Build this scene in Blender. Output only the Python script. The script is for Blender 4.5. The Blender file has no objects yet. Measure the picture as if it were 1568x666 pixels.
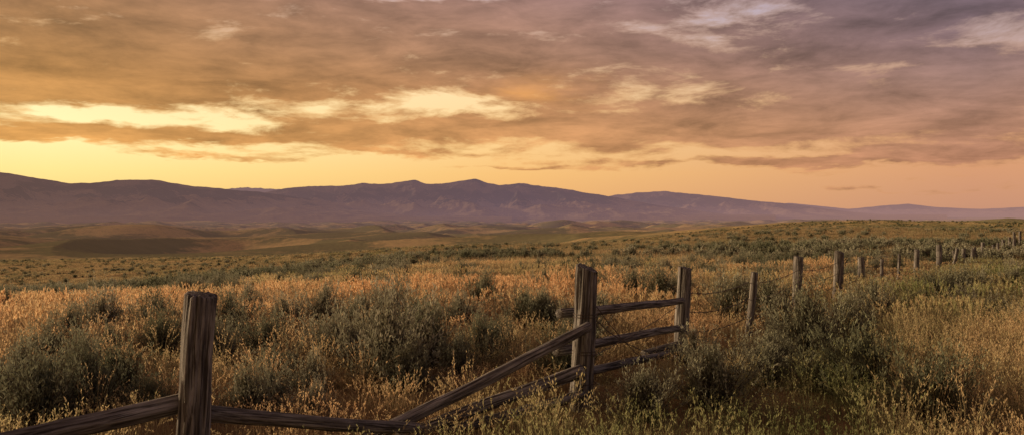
import bpy, math, numpy as np
from mathutils import Vector, Matrix
rng=np.random.default_rng(7)
F=1220.0; HY=328.0; CX=784.0; CH=2.03
scene=bpy.context.scene
scene.view_settings.view_transform='Standard'; scene.view_settings.look='None'; scene.view_settings.exposure=0
def lin(c):
    o=[]
    for v in c:
        v/=255.0
        o.append(v/12.92 if v<=0.04045 else ((v+0.055)/1.055)**2.4)
    return tuple(o)+(1.0,)
# ---------- numpy noise ----------
_p=np.random.default_rng(3).permutation(512)
_ga=np.random.default_rng(5).uniform(0,2*np.pi,512)
def perlin(x,y,seed=0):
    x=np.asarray(x,float)+seed*17.37; y=np.asarray(y,float)+seed*9.71
    xi=np.floor(x).astype(int); yi=np.floor(y).astype(int); xf=x-xi; yf=y-yi
    def g(ix,iy,dx,dy):
        h=_ga[_p[(_p[ix&511]+iy)&511]]
        return np.cos(h)*dx+np.sin(h)*dy
    u=xf**3*(xf*(xf*6-15)+10); v=yf**3*(yf*(yf*6-15)+10)
    a=g(xi,yi,xf,yf); b=g(xi+1,yi,xf-1,yf); c=g(xi,yi+1,xf,yf-1); d=g(xi+1,yi+1,xf-1,yf-1)
    return ((a+(b-a)*u)+((c+(d-c)*u)-(a+(b-a)*u))*v)*1.5
def fbm(x,y,o=4,seed=0,rough=0.5):
    s=0;a=1;t=0
    for i in range(o):
        s=s+a*perlin(x*2**i,y*2**i,seed+i); t+=a; a*=rough
    return s/t
def ridged(x,y,o=4,seed=0):
    s=0;a=1;t=0
    for i in range(o):
        s=s+a*(1-np.abs(perlin(x*2**i,y*2**i,seed+i))*2); t+=a; a*=0.5
    return s/t
# ---------- terrain height ----------
RK=np.array([1,15,30,60,100,200,400,800,1500,3000,6000,14000.])
LK=np.log(RK)
L_=[0,0,-.8,-3.2,-6,-12.5,-20,-30,-42,-60,-72,-76]
C_=[0,0,-.3,-1.3,-2.8,-6.5,-15,-28,-42,-60,-72,-76]
R_=[0,0,-.2,-.7,-1.2,-2,-4,-13,-28,-52,-70,-76]
W_=[0,0,0,0,0,-.5,-1,-3,-8,-24,-50,-76]
AZK=[-3.1416,-2.2,-1.0,-.55,0,.45,1.2,3.1416]
COL=[W_,W_,L_,L_,C_,R_,W_,W_]
def height(x,y):
    x=np.asarray(x,float); y=np.asarray(y,float)
    r=np.hypot(x,y)+1e-3; az=np.arctan2(x,y); lr=np.log(np.maximum(r,1))
    cols=[]
    for c in COL:
        s=0
        for o in np.linspace(-.3,.3,7): s=s+np.interp(lr+o,LK,c)
        cols.append(s/7)
    z=np.zeros_like(r)
    for i in range(len(AZK)-1):
        m=(az>=AZK[i])&(az<=AZK[i+1])
        t=np.clip((az-AZK[i])/(AZK[i+1]-AZK[i]),0,1); t=t*t*(3-2*t)
        z=np.where(m,cols[i]*(1-t)+cols[i+1]*t,z)
    A=np.interp(r,[0,40,100,250,450,800,1600,3500,8000,14000],[0,0.05,.4,3.2,10.5,20,31,44,30,8])
    wx=x+70*perlin(x/300,y/300,4); wy=y+70*perlin(x/300,y/300,8)
    n=fbm(wx/400,wy/430,2,11,.45)*.95+ (ridged(wx/260,wy/430,1,21)-.55)*.46 + .4*fbm(wx/1300,wy/1300,1,17)+.05*fbm(wx/110,wy/110,2,27)
    z=z+A*n
    z=z+np.interp(r,[0,3,30,200],[0,.06,.15,.3])*fbm(x/5,y/5,3,31)
    return z
def h1(x,y): return float(height(np.array([x]),np.array([y]))[0])
def mesh_from(name,v,q):
    me=bpy.data.meshes.new(name); v=np.asarray(v,np.float32); q=np.asarray(q,np.int32)
    me.vertices.add(len(v)); me.vertices.foreach_set("co",v.ravel())
    me.loops.add(q.size); me.loops.foreach_set("vertex_index",q.ravel())
    me.polygons.add(len(q)); me.polygons.foreach_set("loop_start",np.arange(len(q),dtype=np.int32)*4)
    me.update(calc_edges=True)
    return me
def smooth(me): me.polygons.foreach_set("use_smooth",np.ones(len(me.polygons),bool))
def link(me,name,mat=None,parent=None):
    ob=bpy.data.objects.new(name,me); scene.collection.objects.link(ob)
    if mat: me.materials.append(mat)
    if parent: ob.parent=parent
    return ob
# ---------- node helper ----------
class NB:
    def __init__(s,nt): s.nt=nt; s.n=nt.nodes; s.l=nt.links
    def put(s,sock,v):
        if isinstance(v,bpy.types.NodeSocket): s.l.new(v,sock)
        else: sock.default_value=v
    def m(s,op,*a,clamp=False):
        n=s.n.new('ShaderNodeMath'); n.operation=op; n.use_clamp=clamp
        for i,v in enumerate(a): s.put(n.inputs[i],v)
        return n.outputs[0]
    def xyz(s,x,y,z):
        n=s.n.new('ShaderNodeCombineXYZ')
        for i,v in enumerate((x,y,z)): s.put(n.inputs[i],v)
        return n.outputs[0]
    def sep(s,v):
        n=s.n.new('ShaderNodeSeparateXYZ'); s.l.new(v,n.inputs[0]); return n.outputs
    def vm(s,op,a,b=None,sc=None):
        n=s.n.new('ShaderNodeVectorMath'); n.operation=op; s.put(n.inputs[0],a)
        if b is not None: s.put(n.inputs[1],b)
        if sc is not None: s.put(n.inputs['Scale'],sc)
        return n.outputs['Value'] if op in('LENGTH','DOT_PRODUCT') else n.outputs[0]
    def noise(s,vec,scale,detail=4,rough=.5,dist=0,col=False):
        n=s.n.new('ShaderNodeTexNoise'); s.put(n.inputs['Vector'],vec)
        n.inputs['Scale'].default_value=scale; n.inputs['Detail'].default_value=detail
        n.inputs['Roughness'].default_value=rough; n.inputs['Distortion'].default_value=dist
        return n.outputs[1] if col else n.outputs[0]
    def mr(s,v,a,b,c=0,d=1,kind='LINEAR'):
        n=s.n.new('ShaderNodeMapRange'); n.interpolation_type=kind; s.put(n.inputs[0],v)
        for i,k in enumerate((a,b,c,d)): s.put(n.inputs[i+1],k)
        return n.outputs[0]
    def ramp(s,fac,stops):
        n=s.n.new('ShaderNodeValToRGB'); s.put(n.inputs[0],fac); cr=n.color_ramp
        while len(cr.elements)<len(stops): cr.elements.new(0.5)
        for e,(p,c) in zip(cr.elements,stops): e.position=p; e.color=c
        return n.outputs[0]
    def mix(s,f,a,b,blend='MIX'):
        n=s.n.new('ShaderNodeMix'); n.data_type='RGBA'; n.blend_type=blend
        s.put(n.inputs[0],f); s.put(n.inputs[6],a); s.put(n.inputs[7],b); return n.outputs[2]
def newmat(name):
    m=bpy.data.materials.new(name); m.use_nodes=True; m.node_tree.nodes.clear(); return m,NB(m.node_tree)
def out(b,sh):
    o=b.n.new('ShaderNodeOutputMaterial'); b.l.new(sh,o.inputs['Surface'])
def node(b,t,**k):
    n=b.n.new(t)
    for a,v in k.items(): b.put(n.inputs[a],v)
    return n
# ---------- WORLD ----------
SUN_AZ=math.radians(-70); SUN_EL=math.radians(10)
w=bpy.data.worlds.new("World"); scene.world=w; w.use_nodes=True; w.node_tree.nodes.clear(); b=NB(w.node_tree)
tc=b.n.new('ShaderNodeTexCoord').outputs['Generated']
x,y,z=b.sep(tc)
hyp=b.m('MAXIMUM',b.m('SQRT',b.m('ADD',b.m('MULTIPLY',x,x),b.m('MULTIPLY',y,y))),.001)
e=b.m('DIVIDE',z,hyp); az=b.m('ARCTAN2',x,y)
zc=b.m('ADD',b.m('MAXIMUM',z,0.0),.06)
P=b.xyz(b.m('DIVIDE',x,zc),b.m('DIVIDE',y,zc),0.0)
ang=b.xyz(b.m('MULTIPLY',az,5.0),b.m('MULTIPLY',e,17.0),0.0)
wn=b.sep(b.noise(ang,1.1,5,.62,0.2,col=True))
azw=b.m('ADD',az,b.m('MULTIPLY',b.m('SUBTRACT',wn[0],.5),.34))
ew=b.m('ADD',e,b.m('MULTIPLY',b.m('SUBTRACT',wn[1],.5),.06))
def blob(px,py,sx,sy,amp):
    a0=math.atan((px-CX)/F); e0=(HY-py)/F*math.cos(a0)
    sa=sx/F; se=sy/F
    da=b.m('DIVIDE',b.m('SUBTRACT',azw,a0),sa); de=b.m('DIVIDE',b.m('SUBTRACT',ew,e0),se)
    q=b.m('ADD',b.m('MULTIPLY',da,da),b.m('MULTIPLY',de,de))
    return b.m('MULTIPLY',b.m('EXPONENT',b.m('MULTIPLY',q,-1.0)),amp)
n1=b.noise(P,.8,6,.64,.3)
n2=b.noise(b.vm('ADD',ang,(4.2,1.3,0.)),1.7,6,.66,.3)
nn=b.m('ADD',b.m('MULTIPLY',b.m('SUBTRACT',n1,.5),1.35),b.m('MULTIPLY',b.m('SUBTRACT',n2,.5),2.1))
cov=b.mr(ew,.045,.12,-.28,.84,'SMOOTHSTEP')
blobs=[(270,178,190,14,-.80),(110,163,80,9,-.4),(690,156,120,23,-.88),(480,166,100,11,-.35),
 (240,212,240,11,1.05),(660,198,270,11,.6),(1000,222,200,14,.28),(1060,38,120,28,-.42),(660,-6,130,14,-.55),(1540,40,110,24,-.42),
 (1120,250,340,8,.9),(1450,244,210,18,.95),(330,242,160,5,.6),(820,264,150,5,.85),(1250,192,320,22,.5),(0,228,100,22,-.5),
 (1330,102,130,10,-.38),(840,135,60,12,-.3),(600,236,170,6,.65),(1480,150,160,16,.15),(60,45,220,30,-.1),(400,110,260,30,.1),(1400,286,200,5,.75)]
for q in blobs: cov=b.m('ADD',cov,blob(*q))
D=b.mr(b.m('ADD',nn,cov),.16,.76,0,1,'SMOOTHSTEP')
s=b.m('DIVIDE',x,hyp)
fl=b.mr(s,-.5,.0); fr=b.mr(s,.0,.5)
pos=[0,.185,.37,.555,.74,1.0]
def tri(L,M,R):
    f=b.mr(e,0,.27)
    cs=[b.ramp(f,[(p,lin(c)) for p,c in zip(pos,S)]) for S in (L,M,R)]
    return b.mix(fr,b.mix(fl,cs[0],cs[1]),cs[2])
clear=tri([(250,204,118),(262,232,150),(268,248,184),(262,234,176),(232,194,152),(205,185,190)],
          [(234,174,112),(248,194,122),(254,210,146),(258,222,168),(222,188,168),(195,182,198)],
          [(200,146,118),(216,156,116),(220,164,124),(210,166,142),(186,162,164),(176,165,188)])
cloud=tri([(215,150,84),(224,160,86),(200,144,80),(180,128,72),(166,119,74),(152,110,78)],
          [(205,145,98),(212,150,95),(196,140,90),(176,125,86),(160,118,93),(146,111,101)],
          [(180,125,104),(184,129,100),(166,121,99),(145,112,103),(128,103,107),(100,88,102)])
n3=b.noise(b.vm('ADD',P,(3.3,1.7,0.)),.95,6,.64,.5)
n4=b.noise(b.vm('ADD',ang,(1.,7.,0.)),2.4,6,.64,.3)
mod=b.mr(b.m('ADD',b.m('MULTIPLY',n3,.5),b.m('MULTIPLY',n4,.5)),.35,.65,.60,1.48)
cloud=b.vm('SCALE',cloud,sc=mod)
col=b.mix(D,clear,cloud)
edge=b.m('MULTIPLY',b.m('MULTIPLY',D,b.m('SUBTRACT',1.0,D)),b.mr(s,-.5,.5,1.1,.5))
col=b.mix(b.m('MULTIPLY',edge,.7),col,lin((255,192,108)))
col=b.mix(b.m('MULTIPLY',blob(822,140,70,17,.75),n2,clamp=True),col,lin((255,178,95)))
col=b.vm('SCALE',col,sc=b.mr(z,.3,1.0,1.0,.75))
col=b.mix(b.mr(z,-.03,-.005),lin((95,70,45)),col)
bg=node(b,'ShaderNodeBackground',Color=col,Strength=1.0)
sky=b.n.new('ShaderNodeTexSky'); sky.sky_type='NISHITA'; sky.sun_disc=False; sky.sun_elevation=SUN_EL; sky.sun_rotation=SUN_AZ; sky.air_density=1.5; sky.dust_density=3
bg2=node(b,'ShaderNodeBackground',Color=sky.outputs[0],Strength=.006)
ad=b.n.new('ShaderNodeAddShader'); b.l.new(bg.outputs[0],ad.inputs[0]); b.l.new(bg2.outputs[0],ad.inputs[1])
wo=b.n.new('ShaderNodeOutputWorld'); b.l.new(ad.outputs[0],wo.inputs[0])
w.cycles.sampling_method='NONE'
# ---------- SUN ----------
sd=bpy.data.lights.new('sun','SUN'); sd.energy=5.0; sd.angle=math.radians(1.0); sd.color=(1,.70,.42)
so=bpy.data.objects.new('sun',sd); scene.collection.objects.link(so)
dirv=Vector((math.sin(SUN_AZ)*math.cos(SUN_EL),math.cos(SUN_AZ)*math.cos(SUN_EL),math.sin(SUN_EL)))
so.rotation_euler=dirv.to_track_quat('Z','Y').to_euler(); so.location=(-20,10,20)
# ---------- CAMERA ----------
cd=bpy.data.cameras.new('camera'); cam=bpy.data.objects.new('camera',cd); scene.collection.objects.link(cam)
cd.sensor_width=36; cd.lens=36*F/1568; cd.clip_start=.05; cd.clip_end=80000
cam.location=(0,0,CH); cam.rotation_euler=(math.radians(90)-math.atan(5/F),0,0); scene.camera=cam
# ---------- aerial haze painted into the materials as emission, growing with world distance ----------
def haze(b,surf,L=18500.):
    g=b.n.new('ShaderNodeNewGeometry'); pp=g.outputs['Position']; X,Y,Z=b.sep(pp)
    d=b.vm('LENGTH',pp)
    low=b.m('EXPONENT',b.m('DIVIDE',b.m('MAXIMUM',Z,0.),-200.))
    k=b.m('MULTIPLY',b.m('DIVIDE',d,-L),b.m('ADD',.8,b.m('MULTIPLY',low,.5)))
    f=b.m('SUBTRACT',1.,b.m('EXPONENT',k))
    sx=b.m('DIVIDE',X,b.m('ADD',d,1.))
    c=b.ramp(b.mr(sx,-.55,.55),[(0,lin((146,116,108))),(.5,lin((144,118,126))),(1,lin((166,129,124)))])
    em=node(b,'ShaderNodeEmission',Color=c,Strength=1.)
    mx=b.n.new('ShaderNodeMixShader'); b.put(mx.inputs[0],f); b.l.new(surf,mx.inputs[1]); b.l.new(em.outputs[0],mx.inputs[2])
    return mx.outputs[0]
# ---------- GROUND ----------
azs=np.concatenate([np.linspace(-.78,.78,1000),np.linspace(.78,2*np.pi-.78,140)[1:]])
rs=np.concatenate([[.02,.3,1.0],np.exp(np.linspace(np.log(2),np.log(16000),620)),[20000,26000,34000,42000]])
AZ,RR=np.meshgrid(azs,rs); X=np.sin(AZ)*RR; Y=np.cos(AZ)*RR; Z=height(X,Y)
v=np.stack([X.ravel(),Y.ravel(),Z.ravel()],1); nr,na=AZ.shape
i=np.arange(nr-1)[:,None]; j=np.arange(na)[None,:]; j2=(j+1)%na
q=np.stack([(i*na+j),(i*na+j2),((i+1)*na+j2),((i+1)*na+j)],-1).reshape(-1,4)[:, ::-1]
m_ground,b=newmat('ground_steppe')
g=b.n.new('ShaderNodeNewGeometry'); pp=g.outputs['Position']; dd=b.vm('LENGTH',pp)
straw=b.mix(b.noise(pp,.012,4,.6),(.47,.35,.165,1),(.62,.47,.23,1))
sagec=b.mix(b.noise(pp,.03,4,.6),(.14,.15,.07,1),(.25,.24,.12,1))
strp=b.vm('MULTIPLY',pp,(1.,1.,0.))
big=b.noise(strp,.0042,8,.66,.6)
msk=b.mr(big,.43,.54)
fine=b.noise(strp,.06,6,.75)
msk2=b.m('MULTIPLY',b.mr(b.m('ADD',b.m('MULTIPLY',msk,.4),b.m('MULTIPLY',fine,.9)),.47,.76),.9)
vo=b.n.new('ShaderNodeTexVoronoi'); b.l.new(strp,vo.inputs['Vector']); vo.inputs['Scale'].default_value=.2
dots=b.m('MULTIPLY',b.mr(vo.outputs['Distance'],.2,.5,1,0),b.mr(dd,150,450))
msk3=b.m('MAXIMUM',msk2,b.m('MULTIPLY',dots,b.m('ADD',.35,b.m('MULTIPLY',msk,.5))))
farc=b.mix(msk3,straw,sagec)
nearc=b.mix(b.noise(pp,3.,5,.65),(.10,.07,.04,1),(.26,.17,.085,1))
cc=b.mix(b.mr(dd,60,260),nearc,farc)
bs=node(b,'ShaderNodeBsdfDiffuse',Color=cc,Roughness=.6)
bp=b.n.new('ShaderNodeBump'); bp.inputs['Strength'].default_value=.35
hh=b.m('ADD',b.m('MULTIPLY',b.noise(pp,2.5,4,.6),.12),b.m('MULTIPLY',b.noise(strp,.09,5,.7),b.mr(dd,100,600,0,1.4)))
b.l.new(hh,bp.inputs['Height']); bp.inputs['Distance'].default_value=1.; b.l.new(bp.outputs[0],bs.inputs['Normal'])
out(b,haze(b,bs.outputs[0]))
me=mesh_from('ground',v,q); smooth(me); link(me,'ground',m_ground)
# ---------- MOUNTAINS ----------
m_mt,b=newmat('mountain_slopes')
g=b.n.new('ShaderNodeNewGeometry'); pp=g.outputs['Position']; X_,Y_,Z_=b.sep(pp)
fz=b.m('ADD',b.mr(Z_,0,420),b.m('MULTIPLY',b.m('SUBTRACT',b.noise(pp,.0022,8,.75),.5),2.3))
cc=b.ramp(fz,[(0,(.32,.24,.17,1)),(.4,(.20,.15,.12,1)),(.54,(.02,.028,.034,1)),(.8,(.05,.052,.055,1)),(1,(.19,.15,.135,1))])
bs=node(b,'ShaderNodeBsdfDiffuse',Color=cc,Roughness=1.)
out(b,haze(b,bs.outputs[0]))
def mrange(R,pts,fd,bd,seed,a0,a1,na=1000,nrr=110):
    A=np.linspace(a0,a1,na); px=np.tan(np.clip(A,-1.3,1.3))*F+CX
    P=np.array(pts,float); py=np.interp(px,P[:,0],P[:,1])
    k=np.ones(3)/3; py=np.convolve(np.pad(py,1,'edge'),k,'valid')
    H=np.maximum((HY-py)/F*R*np.cos(A),0)+22.
    T=np.concatenate([-np.linspace(1,0,int(nrr*.75))**1.3,np.linspace(0,1,nrr//4)[1:]])
    AA,TT=np.meshgrid(A,T); RRR=R+np.where(TT<0,TT*fd,TT*bd)
    x=np.sin(AA)*RRR; y=np.cos(AA)*RRR; Hh=np.broadcast_to(H,AA.shape)
    sp=ridged(x/950,y/2400,5,seed); fine=ridged(x/380,y/600,4,seed+7)
    u=1-np.abs(TT)
    prof=u**1.15
    mid=np.clip(np.abs(TT)*6,0,1)
    z=Hh*prof*(1-mid*.8*(1-sp)) + Hh*.075*(fine-.6)*u*(.5+.5*mid)
    z=z+ 18*fbm(x/700,y/700,3,seed)*mid -62*(1-u)**2-22
    v=np.stack([x.ravel(),y.ravel(),z.ravel()],1); n0,n1_=AA.shape
    i=np.arange(n0-1)[:,None]; j=np.arange(n1_-1)[None,:]
    q=np.stack([i*n1_+j,(i+1)*n1_+j,(i+1)*n1_+j+1,i*n1_+j+1],-1).reshape(-1,4)[:, ::-1]
    me=mesh_from('mountain_range',v,q); smooth(me); link(me,'mountain_range',m_mt)
mrange(11000,[(-2500,262),(-1200,250),(-500,256),(-200,250),(0,264),(30,268),(60,273),(110,281),(150,279),(200,274),(240,276),(290,284),(330,288),(400,294),(460,302),(520,311),(600,321),(680,329)],4500,2500,1,-1.2,.0)
mrange(13500,[(200,329),(300,318),(370,301),(415,293),(440,288),(480,285),(520,284),(560,280),(600,281),(618,277),(633,275),(650,280),(665,282),(690,280),(712,276),(728,274),(745,280),(765,284),(795,280),(830,285),(870,290),(910,297),(930,300),(960,305),(1000,313),(1060,321),(1120,329)],5000,2500,2,-.5,.32)
mrange(18500,[(800,329),(900,308),(945,298),(985,294),(1020,293),(1060,297),(1110,302),(1150,307),(1200,311),(1260,319),(1300,324),(1360,329)],4000,2500,3,-.05,.5,600)
mrange(30000,[(150,325),(250,305),(330,290),(380,287),(430,290),(500,305),(600,320),(1000,325),(1120,316),(1210,311),(1250,315),(1300,320),(1350,315),(1390,312),(1430,317),(1500,320),(1568,317),(1800,314),(2600,322)],5000,3000,4,-.55,1.1)
# ---------- FENCE ----------
m_wood,b=newmat('weathered_wood')
tc=b.n.new('ShaderNodeTexCoord').outputs['Object']; oi=b.n.new('ShaderNodeObjectInfo')
tv=b.vm('ADD',b.vm('MULTIPLY',tc,(14.,14.,.9)),b.vm('SCALE',(7.,3.,5.),sc=oi.outputs['Random']))
gr=b.noise(tv,2.2,8,.65,.5); pt=b.noise(b.vm('MULTIPLY',tc,(3.,3.,1.5)),1.5,4,.6)
fg=b.noise(b.vm('MULTIPLY',tc,(60.,60.,2.)),1.,4,.6)
c1=b.ramp(gr,[(.3,(.04,.037,.034,1)),(.44,(.15,.143,.135,1)),(.57,(.31,.30,.285,1)),(.75,(.48,.465,.45,1))])
c1=b.mix(b.mr(pt,.42,.68,0,.45),c1,(.09,.072,.06,1)); c1=b.mix(b.mr(fg,.45,.61,0,.88),c1,(.026,.022,.019,1))
bs=node(b,'ShaderNodeBsdfPrincipled',**{'Base Color':c1,'Roughness':.85,'Specular IOR Level':.2})
bp=b.n.new('ShaderNodeBump'); bp.inputs['Strength'].default_value=1.; bp.inputs['Distance'].default_value=.02
b.l.new(b.m('ADD',gr,b.m('MULTIPLY',fg,-.5)),bp.inputs['Height']); b.l.new(bp.outputs[0],bs.inputs['Normal'])
out(b,bs.outputs[0])
m_wire,b=newmat('rusty_wire'); bs=node(b,'ShaderNodeBsdfPrincipled',**{'Base Color':(.07,.05,.04,1),'Roughness':.6,'Metallic':.4}); out(b,bs.outputs[0])
def log(name,p0,p1,r0,r1,parent,seed=0,sides=36,segs=28,slant=.0,bend=0.,cracks=5):
    r=np.random.default_rng(seed); p0=Vector(p0); p1=Vector(p1); Ln=(p1-p0).length
    a=np.linspace(0,2*np.pi,sides,endpoint=False); t=np.linspace(0,1,segs)
    t=np.concatenate([[0,0.0],t[1:-1],[1,1.]]); 
    T,A=np.meshgrid(t,a,indexing='ij')
    rad=(r0+(r1-r0)*T)
    sc=.05*perlin(np.cos(A)*1.3+seed*3,T*Ln*1.3+np.sin(A)*1.3,2)+.05*perlin(np.cos(A)*4+seed,np.sin(A)*4+T*Ln*.8,5)
    rad=rad*(1+sc*2)
    for _ in range(cracks):
        ca=r.uniform(0,6.28); w_=r.uniform(.07,.12); dp=r.uniform(.12,.3); c0=r.uniform(-.3,.9); cl=r.uniform(.3,.9)
        dA=np.abs((A-ca-.25*perlin(T*3+ca,T*0,3)+np.pi)%(2*np.pi)-np.pi)
        win=np.clip(1-np.abs(T-c0-cl/2)/(cl/2),0,1)**.4
        rad=rad*(1-dp*np.exp(-(dA/w_)**2)*win)
    for _ in range(2):
        ka=r.uniform(0,6.28); kt=r.uniform(.2,.9)
        dA=np.abs((A-ka+np.pi)%(2*np.pi)-np.pi)
        rad=rad*(1+.12*np.exp(-(dA/.35)**2-((T-kt)*Ln/.06)**2))
    rad[0]*=.86; rad[-1]*=.86
    bx=bend*np.sin(T*np.pi)+ .012*perlin(T*Ln*1.2+seed,T*0+3,1); by=.012*perlin(T*Ln*1.2+seed,T*0+9,4)
    Xl=np.cos(A)*rad+bx; Yl=np.sin(A)*rad+by; Zl=T*Ln
    Zl[-1]+=.008; Zl[0]-=.008
    topm=T>.999
    Zl=Zl+np.where(topm,slant*np.cos(A-1)*rad+ .016*perlin(np.cos(A)*3+seed,np.sin(A)*3,6),0)
    vs=np.stack([Xl.ravel(),Yl.ravel(),Zl.ravel()],1).tolist(); n=len(t); fs=[]
    for i in range(n-1):
        for j in range(sides):
            j2=(j+1)%sides; fs.append((i*sides+j,i*sides+j2,(i+1)*sides+j2,(i+1)*sides+j))
    for rr,base in ((0,0),(n-1,(n-1)*sides)):
        c=np.mean(vs[base:base+sides],0); vs.append([c[0],c[1],c[2]+(-.004 if rr else .004)]); ci=len(vs)-1
        for j in range(sides):
            j2=(j+1)%sides
            fs.append((base+j,base+j2,ci) if rr else (base+j2,base+j,ci))
    me=bpy.data.meshes.new(name); me.from_pydata(vs,[],fs); smooth(me); me.materials.append(m_wood)
    ob=bpy.data.objects.new(name,me); scene.collection.objects.link(ob)
    ob.rotation_euler=(p1-p0).to_track_quat('Z','Y').to_euler(); ob.location=p0; ob.parent=parent
    return ob
def wpt(px,py,d): return ((px-CX)/F*d,d,CH-(py-HY)/F*d)
rail=bpy.data.objects.new('wooden_rail_fence',None); scene.collection.objects.link(rail)
wiref=bpy.data.objects.new('barbed_wire_fence',None); scene.collection.objects.link(wiref)
def post(name,pxb,pxt,pyt,d,dia,parent,seed,bury=.3,**k):
    t=wpt(pxt,pyt,d); xb=(pxb-CX)/F*d; zb=h1(xb,d)-bury
    return log(name,(xb,d,zb),t,dia/2*1.06,dia/2*.98,parent,seed,**k)
post('post_1',283,307,451,5.6,.215,rail,1,slant=.12,cracks=9,segs=50,sides=64)
post('post_2',886,900,410,8.2,.225,rail,2,slant=.35,cracks=9,segs=50,sides=64)
post('post_3',1041,1049,410,11.2,.19,rail,3,slant=.15)
R=[((-3.75,3.9,.62),(-2.28,5.70,.70),.062,.068),
 ((-2.22,5.74,.60),(-.80,6.72,.22),.060,.045),
 ((.78,8.05,.90),(-1.35,6.6,.10),.050,.060),
 ((.70,8.06,.44),(-1.0,7.05,.06),.066,.055),
 ((.72,8.1,.20),(-.65,7.3,.04),.05,.05),
 ((.50,8.29,1.00),(2.36,11.06,.83),.052,.046),
 ((.47,8.32,.60),(2.36,11.08,.46),.052,.05),
 ((.46,8.30,.33),(2.34,11.08,.14),.05,.045),
 ((1.75,10.6,.18),(2.55,11.3,.22),.05,.05)]
for i,(p0,p1,r0,r1) in enumerate(R): log(f'rail_{i+1}',p0,p1,r0,r1,rail,20+i,sides=32,bend=.03*(-1)**i,cracks=6)
posts=[(1143,1156,417,13.0,.095),(1220,1223,393,17,.17),(1281,1285,385,19.5,.19),(1318,1318,394,22.5,.15),(1350,1351,397,25,.09),
 (1376,1377,389,27,.09),(1403,1404,382,30,.16),(1438,1438,375,33,.18),(1458,1466,380,35.5,.12),(1467,1460,384,35.7,.1),(1476,1476,381,37.5,.15),
 (1489,1490,381,41,.15),(1498,1492,378,43,.12),(1505,1505,371,46,.17),(1520,1521,375,49,.15),(1528,1528,372,53,.15),(1535,1536,367,56,.17),
 (1546,1546,363,61,.17),(1553,1553,355,66,.2),(1562,1562,354,73,.2),(1572,1572,352,82,.2),(1583,1583,350,92,.2),(1595,1595,348,105,.2)]
for i,(pb,pt_,py_,d,dia) in enumerate(posts): post(f'post_{i+1}',pb,pt_,py_,d,dia*1.15,wiref,60+i,sides=20,segs=16,cracks=4,slant=.15)
def wire(name,pts,parent,r=.0028):
    cu=bpy.data.curves.new(name,'CURVE'); cu.dimensions='3D'; sp=cu.splines.new('POLY'); sp.points.add(len(pts)-1)
    for p,c in zip(sp.points,pts): p.co=(*c,1)
    cu.bevel_depth=r; cu.bevel_resolution=1; cu.materials.append(m_wire)
    ob=bpy.data.objects.new(name,cu); scene.collection.objects.link(ob); ob.parent=parent
def sag(p0,p1,s,n=10,wob=0.):
    o=[]; r=np.random.default_rng(int(abs(p0[0])*100))
    for k in range(n+1):
        t=k/n; p=[p0[a]*(1-t)+p1[a]*t for a in range(3)]; p[2]-=s*4*t*(1-t); p[2]+=r.uniform(-wob,wob); p[0]+=r.uniform(-wob,wob); o.append(tuple(p))
    return o
line=[(1047,11.2)]+[(p[0],p[3]) for p in posts if p[4]>.088]
for hgt in (.4,.68,.95):
    for k in range(len(line)-1):
        (pa,da),(pb,db)=line[k],line[k+1]
        xa=(pa-CX)/F*da; xb=(pb-CX)/F*db
        pts=sag((xa,da-.09,h1(xa,da)+hgt),(xb,db-.09,h1(xb,db)+hgt),.07,10,.006)
        wire(f'wire_{k+1}_{int(hgt*100)}',pts,wiref,.0055)
        if da<25:
            for a in range(1,10):
                c=pts[a]; wire('barb',[(c[0]-.02,c[1],c[2]-.02),(c[0]+.02,c[1],c[2]+.02)],wiref,.003)
wire('brace_wire_1',sag(wpt(912,470,8.1),wpt(992,556,9.6),.03,12,.012),rail,.005)
wire('brace_wire_2',sag(wpt(912,492,8.1),wpt(1000,540,10.2),.05,12,.012),rail,.005)
wire('brace_wire_3',sag(wpt(910,545,8.1),wpt(1036,470,11.1),.02,12,.01),rail,.0045)
for zz in (.98,1.01,.6,.63,.3):
    pts=[(.735+.125*math.cos(a)+zz*.02,8.2+.125*math.sin(a),zz) for a in np.linspace(0,6.3,20)]
    wire('wire_wrap',pts,rail,.004)
# ---------- VEGETATION PROTOTYPES ----------
def ribbon(base,dirx,h,lean,w,seg,side):
    n=len(h); t=np.linspace(0,1,seg+1)[None,:,None]
    P=base[:,None,:]+dirx[:,None,:]*(lean*h)[:,None,None]*t**2+np.array([0,0,1.])[None,None,:]*h[:,None,None]*(t*(1-.25*lean[:,None,None]*t))
    ww=(w[:,None,None]*(1-t*.88)**.7)*.5
    V=np.stack([P-side[:,None,:]*ww,P+side[:,None,:]*ww],2)
    V=V.reshape(-1,3); k=np.arange(n)[:,None]*(seg+1)*2; s_=np.arange(seg)[None,:]*2
    a=k+s_; Q=np.stack([a,a+1,a+3,a+2],-1).reshape(-1,4)
    Hh=np.broadcast_to(t[...,None],(n,seg+1,2,1)).reshape(-1)
    return V,Q,Hh,P
def quads_at(c,d,sd,L,W):
    mid=c+d*L*.5
    V6=np.stack([c-sd*W*.15,c+sd*W*.15,mid+sd*W*.5,mid-sd*W*.5,c+d*L+sd*W*.1,c+d*L-sd*W*.1],1).reshape(-1,3)
    k=np.arange(len(c))[:,None]*6
    Q=np.concatenate([k+np.array([[0,1,2,3]]),k+np.array([[3,2,4,5]])],0)
    return V6,Q
def unit(v): return v/(np.linalg.norm(v,axis=-1,keepdims=True)+1e-9)
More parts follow.
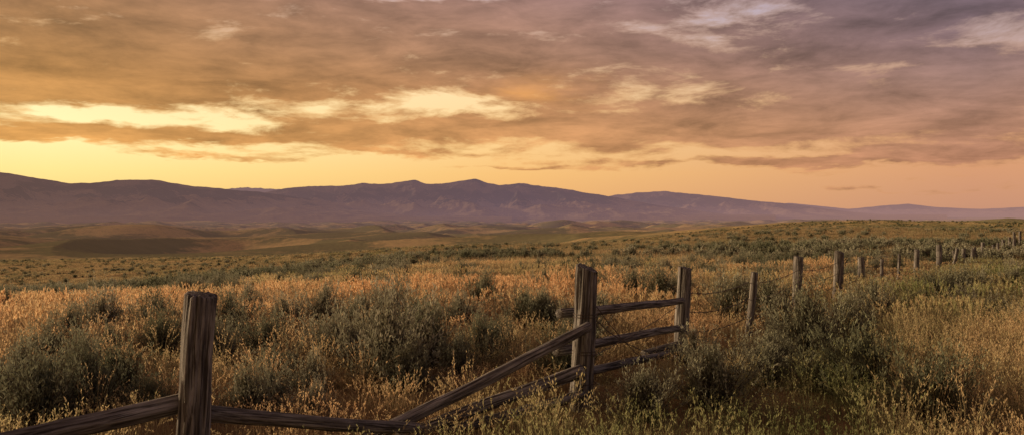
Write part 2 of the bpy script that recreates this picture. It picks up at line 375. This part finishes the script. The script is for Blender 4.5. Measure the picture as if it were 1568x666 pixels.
def finish(name,parts,mat):
    V=[];Q=[];A=[];o=0
    for v,q,a in parts: V.append(v);Q.append(q+o);A.append(a);o+=len(v)
    V=np.concatenate(V);Q=np.concatenate(Q);A=np.concatenate(A)
    me=mesh_from(name,V,Q); at=me.attributes.new('hgt','FLOAT','POINT'); at.data.foreach_set('value',A.astype(np.float32))
    me.materials.append(mat); return bpy.data.objects.new(name,me)
def grass(name,n,size,h0,h1_,w,lean,seg,mat,seed,heads=.3,hl=.16,clump=.07,perc=14,round_=False):
    r=np.random.default_rng(seed)
    nc=max(1,n//perc)
    cx=r.uniform(-.56,.56,nc)*size; cy=r.uniform(-.56,.56,nc)*size; ch=r.uniform(.5,1.3,nc)
    ci=r.integers(0,nc,n); ox=r.normal(0,clump,n); oy=r.normal(0,clump,n)
    base=np.stack([cx[ci]+ox,cy[ci]+oy,np.zeros(n)-.03],1)
    b_=np.arctan2(oy,ox)+r.normal(0,.9,n); dx=np.stack([np.cos(b_),np.sin(b_),np.zeros(n)],1)
    h=r.uniform(h0,h1_,n)*ch[ci]; le=np.abs(r.normal(0,lean,n))+.04
    c=r.uniform(0,6.28,n); sd=np.stack([np.cos(c),np.sin(c),np.zeros(n)],1)
    V,Q,H,P=ribbon(base,dx,h,le,np.full(n,w)*r.uniform(.6,1.3,n),seg,sd); parts=[(V,Q,H*.9)]
    nh=int(n*heads)
    if nh:
        ids=np.argsort(-h)[:nh]; k=9
        tt=r.uniform(1-hl/h[ids].mean(),1.02,(nh,k)); tt=np.clip(tt,.3,1.02)
        hI=h[ids][:,None,None]; lI=le[ids][:,None,None]; T3=tt[...,None]
        c_=base[ids][:,None,:]+dx[ids][:,None,:]*lI*hI*T3**2+np.array([0,0,1.])*hI*(T3*(1-.25*lI*T3))
        c_=c_.reshape(-1,3); m_=len(c_); d=unit(np.stack([r.normal(0,.45,m_),r.normal(0,.45,m_),np.ones(m_)],1)+.6*np.repeat(dx[ids]*le[ids][:,None],k,0))
        sd=unit(np.cross(d,r.normal(0,1,(m_,3)))); 
        v2,q2=quads_at(c_,d,sd,w*6,w*1.9); parts.append((v2,q2,np.full(len(v2),1.4)))
    return finish(name,parts,mat)
def sage(name,ns,nl,ll,lw,mat,seed,R=.55,Ht=.75):
    r=np.random.default_rng(seed); parts=[]
    az_=r.uniform(0,6.28,ns); th=np.abs(r.normal(0,.62,ns)); th=np.clip(th,0,1.35)
    lob=1+.28*np.sin(az_*3+seed)+.15*np.sin(az_*5+seed*2); 
    ln=r.uniform(.58,1.1,ns)*(.82+.5*perlin(np.cos(az_)*th*2.2+seed,np.sin(az_)*th*2.2,3))
    tip=np.stack([np.cos(az_)*np.sin(th)*R*lob*ln*1.25,np.sin(az_)*np.sin(th)*R*lob*ln*1.25,(.12+np.cos(th)*.88)*Ht*ln],1)
    base=np.stack([r.normal(0,.06,ns),r.normal(0,.06,ns),np.zeros(ns)-.03],1)
    def pt(t):
        t=t[...,None]; hor=np.array([1,1,0.])
        return base[:,None,:]*(1-t)+tip[:,None,:]*(t*hor*(1.25-.25*t)+(t**1.15)*np.array([0,0,1.]))
    tt=np.tile(np.linspace(0,.97,5),(ns,1)); P=pt(tt)
    sd=unit(np.cross(tip-base,r.normal(0,1,(ns,3))))[:,None,:]
    ww=(.012*(1-tt*.8))[...,None]*.5
    V=np.stack([P-sd*ww,P+sd*ww],2).reshape(-1,3); k=np.arange(ns)[:,None]*10; s_=np.arange(4)[None,:]*2; a=k+s_
    parts.append((V,np.stack([a,a+1,a+3,a+2],-1).reshape(-1,4),np.full(len(V),-1.)))
    tl=1-r.uniform(0,1,(ns,nl))**1.3*.62
    c=pt(tl).reshape(-1,3)+r.normal(0,.018,(ns*nl,3)); ax=unit(np.repeat((tip-base),nl,0)*np.array([.6,.6,1.])); d=unit(ax*.9+r.normal(0,.5,(ns*nl,3))+np.array([0,0,.35]))
    sd=unit(np.cross(d,r.normal(0,1,(ns*nl,3))))
    v2,q2=quads_at(c,d,sd,(ll*r.uniform(.6,1.3,(ns*nl,1))),lw)
    hh=np.clip(np.linalg.norm(c,axis=1)/Ht,0,1.2)
    parts.append((v2,q2,np.repeat(hh,6)))
    nf=ns//4; ids=r.choice(ns,nf,False); kf=8
    tf=r.uniform(0,1,(nf,kf,1)); cf=(tip[ids][:,None,:]+np.array([0,0,.18])*tf*Ht/.75).reshape(-1,3)+r.normal(0,.006,(nf*kf,3))
    d=unit(r.normal(0,.35,(nf*kf,3))+np.array([0,0,1.])); sd=unit(np.cross(d,r.normal(0,1,(nf*kf,3))))
    v3,q3=quads_at(cf,d,sd,ll*.9,lw*.7); parts.append((v3,q3,np.full(len(v3),1.3)))
    return finish(name,parts,mat)
def foliage_mat(name,stops,dark,stem=None,tr=.35,ns=.6):
    m,b=newmat(name); at=b.n.new('ShaderNodeAttribute'); at.attribute_name='hgt'
    ti=b.n.new('ShaderNodeAttribute'); ti.attribute_type='INSTANCER'; ti.attribute_name='tint'
    g=b.n.new('ShaderNodeNewGeometry'); nz=b.noise(g.outputs['Position'],ns,2,.6)
    rn=g.outputs['Random Per Island']
    f=b.m('ADD',ti.outputs['Fac'],b.m('ADD',b.m('MULTIPLY',b.m('SUBTRACT',rn,.5),.25),b.m('MULTIPLY',b.m('SUBTRACT',nz,.5),1.1)))
    c=b.ramp(f,stops)
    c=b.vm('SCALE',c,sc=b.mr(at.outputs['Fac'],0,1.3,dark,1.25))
    c=b.vm('SCALE',c,sc=b.mr(rn,0,1,.70,1.30))
    if stem: c=b.mix(b.m('LESS_THAN',at.outputs['Fac'],-.5),c,stem)
    a=node(b,'ShaderNodeBsdfDiffuse',Color=c); t=node(b,'ShaderNodeBsdfTranslucent',Color=c)
    mx=b.n.new('ShaderNodeMixShader'); mx.inputs[0].default_value=tr; b.l.new(a.outputs[0],mx.inputs[1]); b.l.new(t.outputs[0],mx.inputs[2])
    out(b,mx.outputs[0]); return m
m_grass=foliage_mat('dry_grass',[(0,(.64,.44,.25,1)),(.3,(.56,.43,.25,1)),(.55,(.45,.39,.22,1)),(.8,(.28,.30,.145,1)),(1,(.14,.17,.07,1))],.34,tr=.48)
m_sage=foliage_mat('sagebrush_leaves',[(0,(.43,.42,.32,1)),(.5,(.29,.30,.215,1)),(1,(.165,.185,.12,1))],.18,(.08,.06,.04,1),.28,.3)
def coll(name,obs):
    c=bpy.data.collections.new(name)
    for o in obs: c.objects.link(o)
    return c
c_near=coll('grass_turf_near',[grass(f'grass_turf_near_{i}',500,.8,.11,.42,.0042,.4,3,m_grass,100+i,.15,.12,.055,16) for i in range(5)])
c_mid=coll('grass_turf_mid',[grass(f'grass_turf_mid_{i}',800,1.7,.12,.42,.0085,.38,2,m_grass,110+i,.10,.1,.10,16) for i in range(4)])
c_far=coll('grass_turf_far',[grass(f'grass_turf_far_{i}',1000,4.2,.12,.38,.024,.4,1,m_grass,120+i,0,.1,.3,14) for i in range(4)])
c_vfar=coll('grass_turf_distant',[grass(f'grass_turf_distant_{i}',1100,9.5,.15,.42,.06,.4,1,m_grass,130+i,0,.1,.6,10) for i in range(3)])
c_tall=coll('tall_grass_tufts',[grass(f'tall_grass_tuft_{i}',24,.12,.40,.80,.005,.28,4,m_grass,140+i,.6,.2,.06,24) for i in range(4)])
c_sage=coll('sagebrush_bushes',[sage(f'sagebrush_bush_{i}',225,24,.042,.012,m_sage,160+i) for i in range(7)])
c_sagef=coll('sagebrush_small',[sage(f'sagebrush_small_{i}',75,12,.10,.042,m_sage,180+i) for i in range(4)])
def scatter(name,col_,pts,scl,tint,nvar,seed,zs=None,sink=0.,tilt=.08,quarter=False):
    r=np.random.default_rng(seed); n=len(pts); z=height(pts[:,0],pts[:,1])-sink
    me=bpy.data.meshes.new(name); me.vertices.add(n); me.vertices.foreach_set('co',np.stack([pts[:,0],pts[:,1],z],1).astype(np.float32).ravel())
    def at(nm,ty,fld,d): a=me.attributes.new(nm,ty,'POINT'); a.data.foreach_set(fld,d.ravel())
    rz=r.uniform(0,6.28,n)
    if quarter:
        rz=r.integers(0,4,n)*np.pi/2; q=.5
        gx=(height(pts[:,0]+q,pts[:,1])-height(pts[:,0]-q,pts[:,1]))/(2*q); gy=(height(pts[:,0],pts[:,1]+q)-height(pts[:,0],pts[:,1]-q))/(2*q)
        a_=np.arctan(gy); b_=-np.arctan(gx)
        rx=np.cos(rz)*a_+np.sin(rz)*b_; ry=-np.sin(rz)*a_+np.cos(rz)*b_
    else: rx=r.normal(0,tilt,n); ry=r.normal(0,tilt,n)
    at('rot','FLOAT_VECTOR','vector',np.stack([rx,ry,rz],1).astype(np.float32))
    zs=scl if zs is None else zs
    at('scl','FLOAT_VECTOR','vector',np.stack([scl,scl,zs],1).astype(np.float32))
    at('idx','INT','value',r.integers(0,nvar,n).astype(np.int32)); at('tint','FLOAT','value',np.clip(tint,0,1).astype(np.float32))
    ob=bpy.data.objects.new(name,me); scene.collection.objects.link(ob)
    ng=bpy.data.node_groups.new(name+'_scatter','GeometryNodeTree')
    ng.interface.new_socket('Geometry',in_out='INPUT',socket_type='NodeSocketGeometry'); ng.interface.new_socket('Geometry',in_out='OUTPUT',socket_type='NodeSocketGeometry')
    N=ng.nodes; Lk=ng.links; gi=N.new('NodeGroupInput'); go=N.new('NodeGroupOutput'); ip=N.new('GeometryNodeInstanceOnPoints')
    ci=N.new('GeometryNodeCollectionInfo'); ci.inputs['Collection'].default_value=col_; ci.inputs['Separate Children'].default_value=True; ci.inputs['Reset Children'].default_value=True
    def na_(nm,ty): q=N.new('GeometryNodeInputNamedAttribute'); q.data_type=ty; q.inputs['Name'].default_value=nm; return q.outputs['Attribute']
    er=N.new('FunctionNodeEulerToRotation'); Lk.new(na_('rot','FLOAT_VECTOR'),er.inputs[0])
    Lk.new(gi.outputs[0],ip.inputs['Points']); Lk.new(ci.outputs[0],ip.inputs['Instance']); ip.inputs['Pick Instance'].default_value=True
    Lk.new(na_('idx','INT'),ip.inputs['Instance Index']); Lk.new(er.outputs[0],ip.inputs['Rotation']); Lk.new(na_('scl','FLOAT_VECTOR'),ip.inputs['Scale'])
    Lk.new(ip.outputs[0],go.inputs[0]); md=ob.modifiers.new('scatter','NODES'); md.node_group=ng
    return ob
fy=np.array([0,5.6,8.2,11.2,13,17,19.5,22.5,30,46,66,105,200.]); fx=np.array([-8,-2.21,.73,2.38,3.85,6.1,8.0,9.85,15.2,27.2,41.6,69.8,140])
def side(P): return P[:,0]-np.interp(P[:,1],fy,fx)
def wedge(n,r0,r1,a,seed):
    r=np.random.default_rng(seed); rr=np.sqrt(r.uniform(r0*r0,r1*r1,n)); A=r.uniform(-a,a,n)
    return np.stack([np.sin(A)*rr,np.cos(A)*rr],1)
def grid(st,r0,r1,a,seed):
    r=np.random.default_rng(seed); g=np.arange(-r1,r1,st); X,Y=np.meshgrid(g,g); P=np.stack([X.ravel(),Y.ravel()],1)+r.uniform(-.12,.12,(X.size,2))*st
    rr=np.hypot(P[:,0],P[:,1]); A=np.arctan2(P[:,0],P[:,1]); return P[(rr>r0)&(rr<r1)&(np.abs(A)<a)]
def gtint(P):
    s_=side(P); x,y=P[:,0],P[:,1]; r_=np.hypot(x,y)
    nb=fbm(x/12,y/12,3,44)
    t=.42+.5*nb
    clear=np.exp(-((r_-21)/5.5)**2)*(s_<0)*(x<4); t=t-clear*.42
    rt=np.clip(s_/1.2,0,1); u=x/np.maximum(y,1)
    green=.72+.3*nb; tall=np.clip((u-.46)/.06,0,1)*(y<13); green=green*(1-tall)+tall*.54
    return t*(1-rt)+green*rt
sg=[(585,585,1.5),(520,560,1.2),(650,560,1.2),(410,545,1.15),(440,500,1.05),(60,660,1.2),(140,640,1.05),(10,640,1.15),(185,610,.9),(1090,625,1.1),(985,645,.8),
 (1240,545,1.5),(1300,520,1.2),(1200,520,1.1),(1325,605,1.15),(1270,600,.85),(1120,485,1.4),(1180,480,1.2),(1430,455,1.4),(1470,450,1.4),(155,508,1.25),(240,500,1.05),
 (490,488,1.15),(595,487,1.35),(740,462,1.2),(805,505,1.15),(970,452,1.3),(1010,460,1.2),(700,505,1.05),(545,500,1.05),(380,640,.8),(330,560,1.0),(250,545,.95),
 (760,540,.85),(1060,560,.8),(1170,575,.8),(1340,480,1.25),(100,530,.95),(640,520,1.1),(480,640,.6),(70,560,.95),(700,575,.8),(560,540,1.0),(620,600,.95),(30,600,.95),(230,640,.75),(430,590,.8),(120,590,.85),(350,500,1.0),(380,470,1.1)]
S=[];SC=[]
for px,py,s_ in sg:
    d=CH*F/(py-HY); S.append(((px-CX)/F*d,d)); SC.append(s_)
S=np.array(S); SC=np.array(SC)
P=wedge(860,8,45,.8,11); r_=np.random.default_rng(12); rr=np.hypot(P[:,0],P[:,1])
dens=.33+1.1*fbm(P[:,0]/6,P[:,1]/6,2,80)+.38*(rr>25)-.5*np.exp(-((rr-20)/3.5)**2)*(P[:,0]<3)-.2*(side(P)>0)
k=(r_.uniform(0,1,len(P))<dens)&(np.abs(side(P))>.7); P=P[k]
SS=np.concatenate([S,P]); sc=np.concatenate([SC*1.02,r_.uniform(.42,1.12,len(P))])
def hfac(P):
    s_=np.abs(side(P)); n=fbm(P[:,0]/3,P[:,1]/3,3,50); r_=np.hypot(P[:,0],P[:,1])
    f=1.04+.75*n; f=f*(.55+.45*np.clip((s_-.3)/1.5,0,1)); f=f+.3*np.exp(-((r_-20)/5)**2)
    if r_.max()<60:
        d=np.min(np.hypot(P[:,0][:,None]-SS[:,0][None],P[:,1][:,None]-SS[:,1][None])/(sc[None]*.9+.1),axis=1)
        f=f*(.53+.47*np.clip(d-.32,0,1))
    return np.clip(f,.35,1.7)
one=lambda P:np.ones(len(P))
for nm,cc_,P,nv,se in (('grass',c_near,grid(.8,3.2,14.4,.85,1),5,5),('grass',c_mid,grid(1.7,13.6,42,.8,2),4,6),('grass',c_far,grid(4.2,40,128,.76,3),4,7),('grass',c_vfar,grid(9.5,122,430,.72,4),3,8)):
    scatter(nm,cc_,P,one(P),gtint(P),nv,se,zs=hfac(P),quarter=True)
# tall seeded grass
P=wedge(4600,3.5,20,.82,7); u=P[:,0]/P[:,1]; r_=np.random.default_rng(8)
prob=np.where((u>.47)&(P[:,1]<13),.95,.06)+.2*(fbm(P[:,0]/1.8,P[:,1]/1.8,2,70)>.08)
P=P[(r_.uniform(0,1,len(P))<prob)&(side(P)**2>.25)]
scatter('tall_grass',c_tall,P,r_.uniform(.5,1.0,len(P)),gtint(P)-.1,4,9)
# sagebrush
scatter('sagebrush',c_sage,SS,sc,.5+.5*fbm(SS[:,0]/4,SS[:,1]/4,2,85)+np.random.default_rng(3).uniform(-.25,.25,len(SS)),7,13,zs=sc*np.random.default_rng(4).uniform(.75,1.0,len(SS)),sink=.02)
P=wedge(2700,42,90,.78,14); P2=wedge(13500,90,430,.73,15); P=np.concatenate([P,P2]); r_=np.random.default_rng(16)
dens=.44+1.8*fbm(P[:,0]/22,P[:,1]/16,3,90); k=r_.uniform(0,1,len(P))<dens; P=P[k]; scf=r_.uniform(.5,1.3,len(P))
scatter('sagebrush',c_sagef,P,scf*1.1,.62+.6*fbm(P[:,0]/15,P[:,1]/15,2,85)+r_.uniform(-.25,.25,len(P)),4,17,zs=scf*.83,sink=.02)
# distant trees
r_=np.random.default_rng(33); T=[]
for px,d,n,sp in ((1302,700,2,4),(1020,1500,5,30),(1190,1300,3,14),(600,2200,6,50)):
    for _ in range(n): T.append(((px-CX)/F*d+r_.normal(0,sp),d+r_.normal(0,sp*.4)))
T=np.array(T); scatter('distant_trees',c_sagef,T,r_.uniform(4,6,len(T)),np.full(len(T),1.),4,34,sink=.2)
print('DONE')
